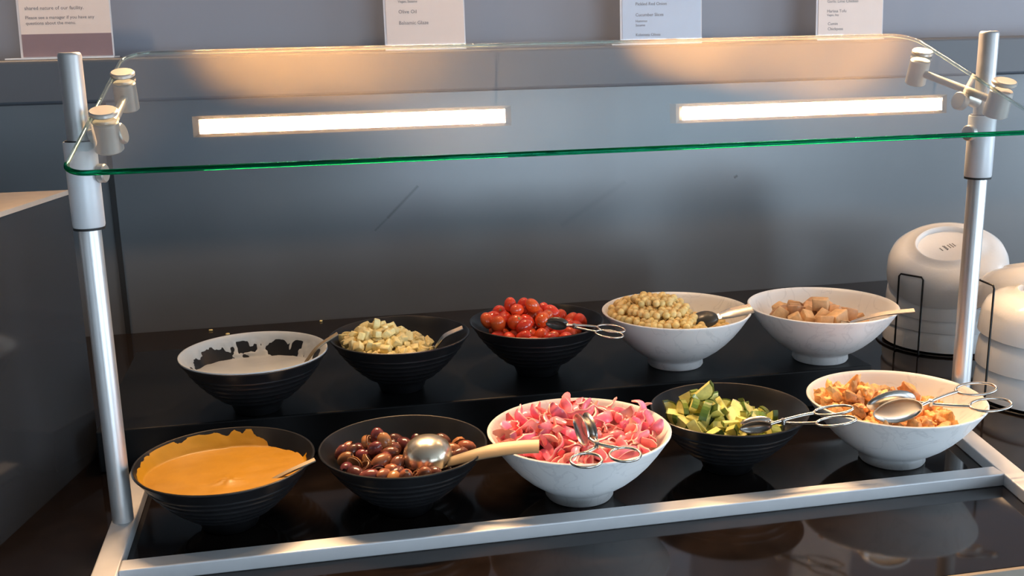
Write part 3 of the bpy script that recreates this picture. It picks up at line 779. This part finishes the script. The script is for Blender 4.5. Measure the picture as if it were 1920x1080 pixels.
# --- hummus and cream: spreads that follow the bowl wall
def spread(key, name, label, cat, material, level, coat, inner, rmax, seed, nth=120, nr=60, sc_=1.0):
    bx, by, bz = BOWLS[key]; V, Fc, thin = [], [], []
    def ztop(x, y, r, th):
        wall = inner(r/sc_); lv = level(x, y); c = wall + coat(x, y, r, th)
        if lv > wall: # smooth fillet where the pool meets the wall
            return max(lv, c) if c < lv+.004 else c
        return c
    for s in (1, 0):
        for i in range(nr+1):
            r = rmax*i/nr
            for k in range(nth):
                th = 2*PI*k/nth; x, y = r*math.cos(th), r*math.sin(th)
                zb = inner(r/sc_)+.0003; zt = ztop(x, y, r, th)
                if s: thin.append(zt-zb < -.0002)
                V.append((x, y, max(zt, zb-.0016) if s else zb-.0017))
    h = (nr+1)*nth
    for s in (0, 1):
        for i in range(nr):
            for k in range(nth):
                l = (k+1) % nth
                if thin[i*nth+k] and thin[i*nth+l] and thin[(i+1)*nth+k] and thin[(i+1)*nth+l]: continue
                q = (s*h+i*nth+k, s*h+i*nth+l, s*h+(i+1)*nth+l, s*h+(i+1)*nth+k); Fc.append(q if not s else q[::-1])
    for k in range(nth):
        l = (k+1) % nth; Fc.append((nr*nth+k, nr*nth+l, h+nr*nth+l, h+nr*nth+k))
    o = mesh_obj(name, V, Fc, material, None, True, 80); o.location = (bx, by, bz+.0002); tag(o, label, cat)
    bm = bmesh.new(); bm.from_mesh(o.data); bmesh.ops.delete(bm, geom=[v for v in bm.verts if not v.link_faces], context='VERTS'); bm.to_mesh(o.data); bm.free()
    return o
M_hum = mat('yellow_hummus', (.40, .19, .003), rough=.42, grain=.06, gscale=40, bump=.15, bscale=90)
M_cream = mat('white_cream', (.46, .48, .48), rough=.4, grain=.05, gscale=40, bump=.15, bscale=90)
def nz(x, y, s, o): return noise.noise(Vector((x*s+o, y*s-o, o*.37)))
def hum_level(x, y):
    z = .0645 - .085*y - .05*x*0 + .0012*nz(x, y, 45, 3) 
    z += .0022*math.exp(-((x-.005)**2+(y+.045)**2)/.00022)*(1+nz(x, y, 160, 9))
    return z
def hum_coat(x, y, r, th):
    a = math.degrees(th) % 360
    # thick smear on the left and back-left wall, thin at back, bare at back right
    if 75 <= a <= 235: e = .0915
    elif 55 <= a < 75: e = .0915 - (75-a)/20*.012
    elif 235 < a <= 300: e = .090
    elif a > 300 or a < 12: e = .088
    else: e = .079
    e += .0022*nz(x, y, 38, 5) + .0008*nz(x, y, 120, 5)
    return .0022*max(-1, min(1, (e-r)/.010)) + .0009*nz(x, y, 110, 7)
spread('hummus', 'hummus', 'smooth yellow hummus smeared up the side of the black bowl', 'hummus', M_hum, hum_level, hum_coat, KIN, .0925, 1, sc_=1.03)
def cr_level(x, y): return .056 - .085*y + .0010*nz(x, y, 60, 2)
def cr_coat(x, y, r, th):
    t = .0022 + .0009*nz(x, y, 70, 8)
    hole = nz(x, y, 42, 14) + .6*nz(x, y, 95, 4) + .45*nz(x, y, 210, 6)
    back = max(0, min(1, (y+.004)/.02)); m_ = math.exp(-((r-.0735)/.0095)**2)*back
    m_ = max(m_, math.exp(-((x+.070)**2+(y+.022)**2)/.00012)*.8)
    t -= m_*max(0, hole+.20)*.015
    if r > .086: t = .0019
    return t
spread('cream', 'cream_dressing', 'white cream dressing smeared over the black bowl with bare patches', 'dressing', M_cream, cr_level, cr_coat, KIN, .0930, 2, 180, 90)

# ------------------------------------------------------------------ utensils
def frame_at(o, origin, xdir, zhint=(0, 0, 1)):
    X = Vector(xdir).normalized(); Z = Vector(zhint); Y = Z.cross(X).normalized(); Z = X.cross(Y)
    mm = Matrix((X, Y, Z)).transposed().to_4x4(); mm.translation = Vector(origin); o.matrix_world = mm
def shell(name, a, b, d, t, material, parent, loc=(0, 0, 0), rotx=0., pointed=.0, n=20, m_=8):
    """spoon bowl: half ellipsoid shell opening to +z, long axis x"""
    V, Fc = [], []
    for s in (0, 1):
        for i in range(m_+1):
            q = PI/2*i/m_; r = math.cos(q); z = -math.sin(q)
            for k in range(n):
                th = 2*PI*k/n; x, y = math.cos(th)*r, math.sin(th)*r
                yy = y*(1-pointed*max(0, x)**2)
                aa, bb, dd = (a, b, d) if s == 0 else (a-t, b-t, d-t)
                V.append((x*aa, yy*bb, z*dd))
    h = (m_+1)*n
    for s in (0, 1):
        for i in range(m_):
            for k in range(n):
                l = (k+1) % n; q = (s*h+i*n+k, s*h+i*n+l, s*h+(i+1)*n+l, s*h+(i+1)*n+k); Fc.append(q)
    for k in range(n):
        l = (k+1) % n; Fc.append((k, l, h+l, h+k))
    R = Matrix.Rotation(rotx, 3, 'X'); V = [R @ Vector(v) + Vector(loc) for v in V]
    return mesh_obj(name, V, Fc, material, parent, True, 60)

def make_tongs(label, pivot, xdir, zh=(0, 0, 1), spread_=.020, hl=.070, jl=.060, ja=.026, jb=.014, scale=1., open_=.008, dark=False, rl=None, rw=.0125):
    t = thing('scissor_tongs', label, 'tongs', group='small steel scissor tongs')
    for s in (1, -1):
        path = smoothpath([(jl*.25, s*open_*.8, s*.001), (0, 0, s*.0018), (-hl*.35, -s*spread_*.55, s*.001), (-hl+(rl or hl*.38)*.97, -s*spread_*.9, 0)], 5)
        arm = tube('arm', path, .0022, M_steel, t, 8)
        rl_ = rl or hl*.38
        rp = [(-hl + rl_*math.cos(q), -s*spread_ + rw*math.sin(q), 0) for q in [2*PI*k/28 for k in range(28)]]
        tube('finger_ring', rp, .0016, M_steel, arm, 8, True, 1.0, (0, 0, 1))
        shell('jaw', ja, jb, .007, .0011, M_blackpl if dark else M_steel, arm, (jl*.25+ja*.92, s*open_*1.25, 0), -s*PI/2, .25)
    cyl_between('pivot_screw', (0, 0, -.0042), (0, 0, .0042), .0034, M_steel, t, 14)
    frame_at(t, pivot, xdir, zh); t.scale = (scale,)*3
    return t
make_tongs('steel scissor tongs with spoon jaws lying on the orange chicken', (.910, -.078, .094), (-1, .10, -.06), (.12, -.25, 1), .017, .064, .06, .030, .017, 1.0, .007)
make_tongs('steel scissor tongs dipping into the cut cucumber', (.7336, -.066, .083), (-1, .42, -.20), (-.2, 0, 1), .016, .062, .06, .020, .0085, .92, .006)
make_tongs('steel scissor tongs upright in the pink onions with rings over the front rim', (.5005, -.1130, .0965), (-.10, 1, .16), (0, -.05, 1), .0215, .026, .05, .024, .0165, 1.0, .0045, rl=.0135, rw=.0165)
make_tongs('steel scissor tongs with dark jaws on the red tomatoes', (.553, .182, .143), (-1, .45, .12), (0, -.2, 1), .010, .060, .05, .018, .009, .8, .005, dark=True)

def make_spoon(label, bowl_c, tip, bowl_a, bowl_b, wid, material, group, rise=.006, upn=(0, -.3, 1), flip=False, bend=None, depth=.009, tipw=1.0, name='serving_spoon', bowl_mat=None):
    t = thing(name, label, 'spoon', group=group)
    c, e = Vector(bowl_c), Vector(tip); X = (e-c).normalized(); ln = (e-c).length
    frame_at(t, c, X, upn)
    shell('spoon_bowl', bowl_a, bowl_b, depth, .0011, bowl_mat or material, t, (0, 0, 0), PI if flip else 0)
    path = smoothpath([(bowl_a*.97, 0, -.0004), (bowl_a+ln*.12, 0, rise*.45), (ln*.62, 0, rise), (ln, 0, 0)] if bend is None else bend, 5)
    k = len(path); ws = [wid*(.55 + (tipw-.55)*min(1, i/(k*.6))) for i in range(k)]
    ribbon('handle', path, ws, .0022, (0, 0, 1), material, t)
    return t
G = 'serving spoons resting in the bowls'
# ladle lying face down on the olives, flat handle across to the onion bowl
ld = thing('ladle', 'shiny ladle face down on the olives with a flat handle coloured as warm-lit', 'ladle')
ld.location = (.331, -.030, .066)
V, Fc = lathe_data([(.0282, -.004), (.0280, .003), (.0262, .010), (.0225, .0165), (.016, .0215), (.008, .0243), (0, .025), ], 40)
V2, F2 = lathe_data([(.0282, -.004), (.0270, -.004), (.0268, .003), (.0250, .0095), (.0215, .0155), (.015, .0203), (.0075, .0230), (0, .0237)], 40)
q = len(V); mesh_obj('ladle_bowl', V+V2, Fc+[tuple(q+i for i in f) for f in F2], M_spoon, ld, True, 60)
P = [Vector(p)-Vector(ld.location) for p in ((.350, -.050, .0660), (.372, -.058, .0740), (.398, -.066, .0815), (.425, -.073, .0855), (.4460, -.079, .0868))]
P = smoothpath(P, 5); k = len(P)
ribbon('handle', P, [.012+.006*min(1, i/(k*.5)) for i in range(k)], .0022, (-.05, -.50, .86), M_handle, ld)

HP = [Vector(p)+ld.location for p in P]
bpy.context.view_layer.update()
for o in [q for q in COL.objects if q.name.startswith(('onion_strip', 'olive')) and 'category' in q]:
    if o.name.startswith('onion'):
        if o.location.x < .49 and any((o.matrix_world @ v.co - h).length < .0125 for v in list(o.data.vertices)[::2] for h in HP[3:]): bpy.data.objects.remove(o)
    else:
        d = o.location - ld.location
        if (d.length < .033 and d.z > -.012) or any((o.location-h).length < .013 for h in HP):
            for ch in list(o.children): bpy.data.objects.remove(ch)
            bpy.data.objects.remove(o)

make_spoon('spoon standing in the white cream with its handle toward the cauliflower', (.188, .2036, .1000), (.246, .2050, .1500), .016, .010, .006, M_handle, G)
make_spoon('spoon with pale food on its tip leaning on the cauliflower bowl rim', (.360, .232, .1040), (.4105, .2225, .1405), .018, .012, .009, M_steel, G)
make_spoon('dark spoon with wide steel handle in the chickpeas', (.7480, .2180, .1270), (.8175, .2155, .1395), .021, .015, .019, M_steel, G, rise=.001, upn=(0, -.55, 1), depth=.010, flip=True, bowl_mat=M_blackpl)
make_spoon('thin spoon handle over the rim of the tofu bowl', (.925, .172, .1190), (1.014, .1300, .1440), .018, .012, .0105, M_steel, G, rise=.004)
make_spoon('spoon sunk in the yellow hummus with its handle on the right rim', (.1400, -.0600, .0600), (.2085, -.0440, .0815), .016, .009, .0052, M_handle, G, rise=.001, upn=(0, -.4, 1), depth=.004)

# ------------------------------------------------------------------ stacked white bowls in wire racks, right
SB_OUT = [(0, .056), (.046, .056), (.0475, .0565), (.0485, .0620), (.0512, .0640), (.0538, .0632), (.0562, .0600), (.069, .0580), (.080, .0535), (.091, .0445), (.0965, .0320), (.0985, .016), (.0990, .004), (.0990, .0005), (.0978, 0)]
SB_IN = [(.0958, .0005), (.0955, .016), (.0925, .031), (.085, .044), (.070, .0515), (.045, .0545), (0, .0545)]
sbm = lathe('stacked_bowl', SB_OUT+SB_IN, M_porc, None, 72, 45)
mk = []
for i, (x, hgt) in enumerate(((-.012, .010), (-.005, .016), (-.0028, .013), (.003, .011), (.0075, .013), (.012, .010))):
    mk.append((x, hgt))
mv, mf = [], []
for (x, hgt) in mk:
    for j in range(4):
        y0 = -hgt/2 + j*hgt/4; b = len(mv)
        mv += [(x-.0009, y0, .0563), (x+.0009, y0, .0563), (x+.0009, y0+hgt/5.5, .0563), (x-.0009, y0+hgt/5.5, .0563),
               (x-.0009, y0, .0561), (x+.0009, y0, .0561), (x+.0009, y0+hgt/5.5, .0561), (x-.0009, y0+hgt/5.5, .0561)]
        mf += [(b, b+1, b+2, b+3), (b+4, b+7, b+6, b+5), (b, b+4, b+5, b+1), (b+2, b+6, b+7, b+3), (b+1, b+5, b+6, b+2), (b, b+3, b+7, b+4)]
mkm = mesh_obj('maker_mark', mv, mf, M_mark, sbm, False)
STK = [((1.254, .424), [(0, 0, 0, 0, 0, 'bottom white bowl of the stack behind the right post'), (0, 0, .0320, 0, .0, 'second white bowl from the bottom in the stack behind the right post'), (.000, -.003, .0600, .06, -.05, 'tilted white bowl just below the top in the stack behind the right post'), (-.006, -.012, .1130, .32, -.28, 'topmost white bowl tipped to show its marked base behind the right post')]),
       ((1.232, .138), [(0, 0, 0, 0, 0, 'bottom white bowl of the warm-lit stack at the right edge'), (0, 0, .0430, 0, 0, 'second white bowl from the bottom in the warm-lit right edge stack'), (0, 0, .0860, .03, .03, 'third white bowl up in the warm-lit right edge stack'), (.054, .084, .104, -.30, .05, 'topmost white bowl in the warm-lit right edge stack')])]
first = True
for (cx, cy), lst in STK:
    for (dx, dy, dz, rx, ry, lab) in lst:
        if first: o = sbm; first = False
        else:
            o = sbm.copy(); COL.objects.link(o)
        o.location = (cx+dx, cy+dy, dz+.004); o.rotation_euler = (rx, ry, 0); o.scale = (.95, .95, 1); tag(o, lab, 'bowl', 'white bowls stacked upside down in wire racks')
        if 'marked base' in lab or 'third' in lab:
            c = mkm.copy(); COL.objects.link(c); c.parent = o
bpy.data.objects.remove(mkm)
for (cx, cy), angs, lab in (((1.254, .424), (208, 318, 100), 'black wire rack around the stack of white bowls behind the right post'), ((1.232, .138), (176, 292, 60), 'black wire rack around the warm-lit white bowls at the right edge')):
    t = thing('wire_rack', lab, 'rack', (cx, cy, 0), 'black wire bowl racks')
    R = .1035; RL = .108 if cy > .2 else .1030
    tube('base_ring', [(R*math.cos(2*PI*k/40), R*math.sin(2*PI*k/40), .0018) for k in range(40)], .0016, M_wire, t, 8, True, 1, (0, 0, 1))
    for a in angs:
        q = math.radians(a); e = Vector((-math.sin(q), math.cos(q), 0)); c = Vector((math.cos(q), math.sin(q), 0))*RL; hw = .021; H = .130 if cy > .2 else .172
        pts = [c-e*hw+Vector((0, 0, .0035)), c-e*hw+Vector((0, 0, H-.004)), c-e*(hw-.003)+Vector((0, 0, H)), c+e*(hw-.003)+Vector((0, 0, H)), c+e*hw+Vector((0, 0, H-.004)), c+e*hw+Vector((0, 0, .0035))]
        tube('loop', pts, .0015, M_wire, t, 8)
        for sg_ in (-1, 1):
            tube('foot_bar', [c+e*hw*sg_+Vector((0, 0, .0018)), (c+e*hw*sg_)*.90+Vector((0, 0, .0018))], .0014, M_wire, t, 6)
# a further white bowl at the far right edge
fb = pw.copy(); COL.objects.link(fb); fb.location = (1.475, .475, .0002); tag(fb, 'white bowl of brown food behind the wire racks at the right edge', 'bowl', 'white footed serving bowls')
M_brown = mat('brown_food', (.36, .20, .09), rough=.5, vary=.2, grain=.3, gscale=120)
bp_ = [lump(91, .013, .011, .009, M_brown, 'brown_food_piece', .3, 2, .4)]
BOWLS['far'] = (1.475, .475, 0)
vis, deep = fill(.021, .011, WIN, lambda x, y: .066+.012*math.exp(-(x*x+y*y)/.003), 95, .085, 1.2, .2)
scatter('far', bp_, vis, rng, 'brown_food_piece', 'browned food chunk in the bowl behind the wire racks', 'food', 'browned chunks in the far right bowl'); drop(bp_)

# ------------------------------------------------------------------ menu cards on the ledge
def sign(label, x0, x1, y, lean, lines, band=False, foot=(0, 0), yaw=0., h=.21, paper=None, h0=.004):
    wd = x1-x0; t = thing('menu_card', label, 'sign', ((x0+x1)/2, y, LEDGE_HI), 'menu cards standing on the ledge')
    t.rotation_euler = (0, 0, yaw)
    e = bpy.data.objects.new('holder', None)
    R = Matrix.Rotation(-lean, 3, 'X')
    def leaned(o): o.rotation_euler = (-lean, 0, 0); return o
    leaned(box('card', (-wd/2+.004, -.0004, h0), (wd/2-.002, .0004, h), paper or M_paper, t))
    leaned(box('acrylic_back', (-wd/2, .0006, 0), (wd/2, .0026, h+.002), M_acryl, t))
    leaned(box('acrylic_front', (-wd/2, -.0022, .002), (wd/2, -.0007, h+.002), M_acrsheet, t))
    box('foot', (-wd/2+foot[0], -.006, 0.0002), (wd/2+foot[1], .045, .0026), M_acryl, t)
    if band: leaned(box('printed_band', (-wd/2+.004, -.0006, h0), (wd/2-.002, -.0004, .041), M_purple, t))
    for (txt, size, x, z) in lines:
        p = R @ Vector((x, -.00055, z))
        text_mesh('lettering', txt, size, tuple(p), (PI/2-lean, 0, 0), M_ink, t)
    return t
sign('cream notice card with a mauve band at the left end of the ledge', -.232, -.083, .800, .10, [('shared nature of our facility.', .0082, -.062, .0805), ('Please see a manager if you have any', .0074, -.062, .0655), ('questions about the menu.', .0074, -.062, .0565)], True, (-.024, 0), -.04)
sign('cream menu card listing balsamic glaze above the tomato bowl', .372, .516, .800, .05, [('Vegan, Sesame', .0058, -.046, .0825), ('Olive Oil', .0088, -.046, .0640), ('Balsamic Glaze', .0088, -.046, .0450)])
sign('menu card coloured with a window reflection, faint lettering above the chickpea bowl', .804, .962, .800, .05, [('Pickled Red Onion', .0080, -.050, .0710), ('Cucumber Slices', .0080, -.050, .0515), ('Hummus', .0062, -.050, .0410), ('Sesame', .0062, -.050, .0335), ('Kalamata Olives', .0074, -.050, .0160)], False, (-.018, -.03), paper=M_card_refl)
sign('cream menu card listing garlic lime chicken near the right post', 1.192, 1.331, .800, .05, [('Garlic Lime Chicken', .0078, -.048, .0700), ('Harissa Tofu', .0078, -.048, .0520), ('Vegan, Soy', .0056, -.048, .0455), ('Cumin', .0078, -.046, .0285), ('Chickpeas', .0078, -.046, .0190)])
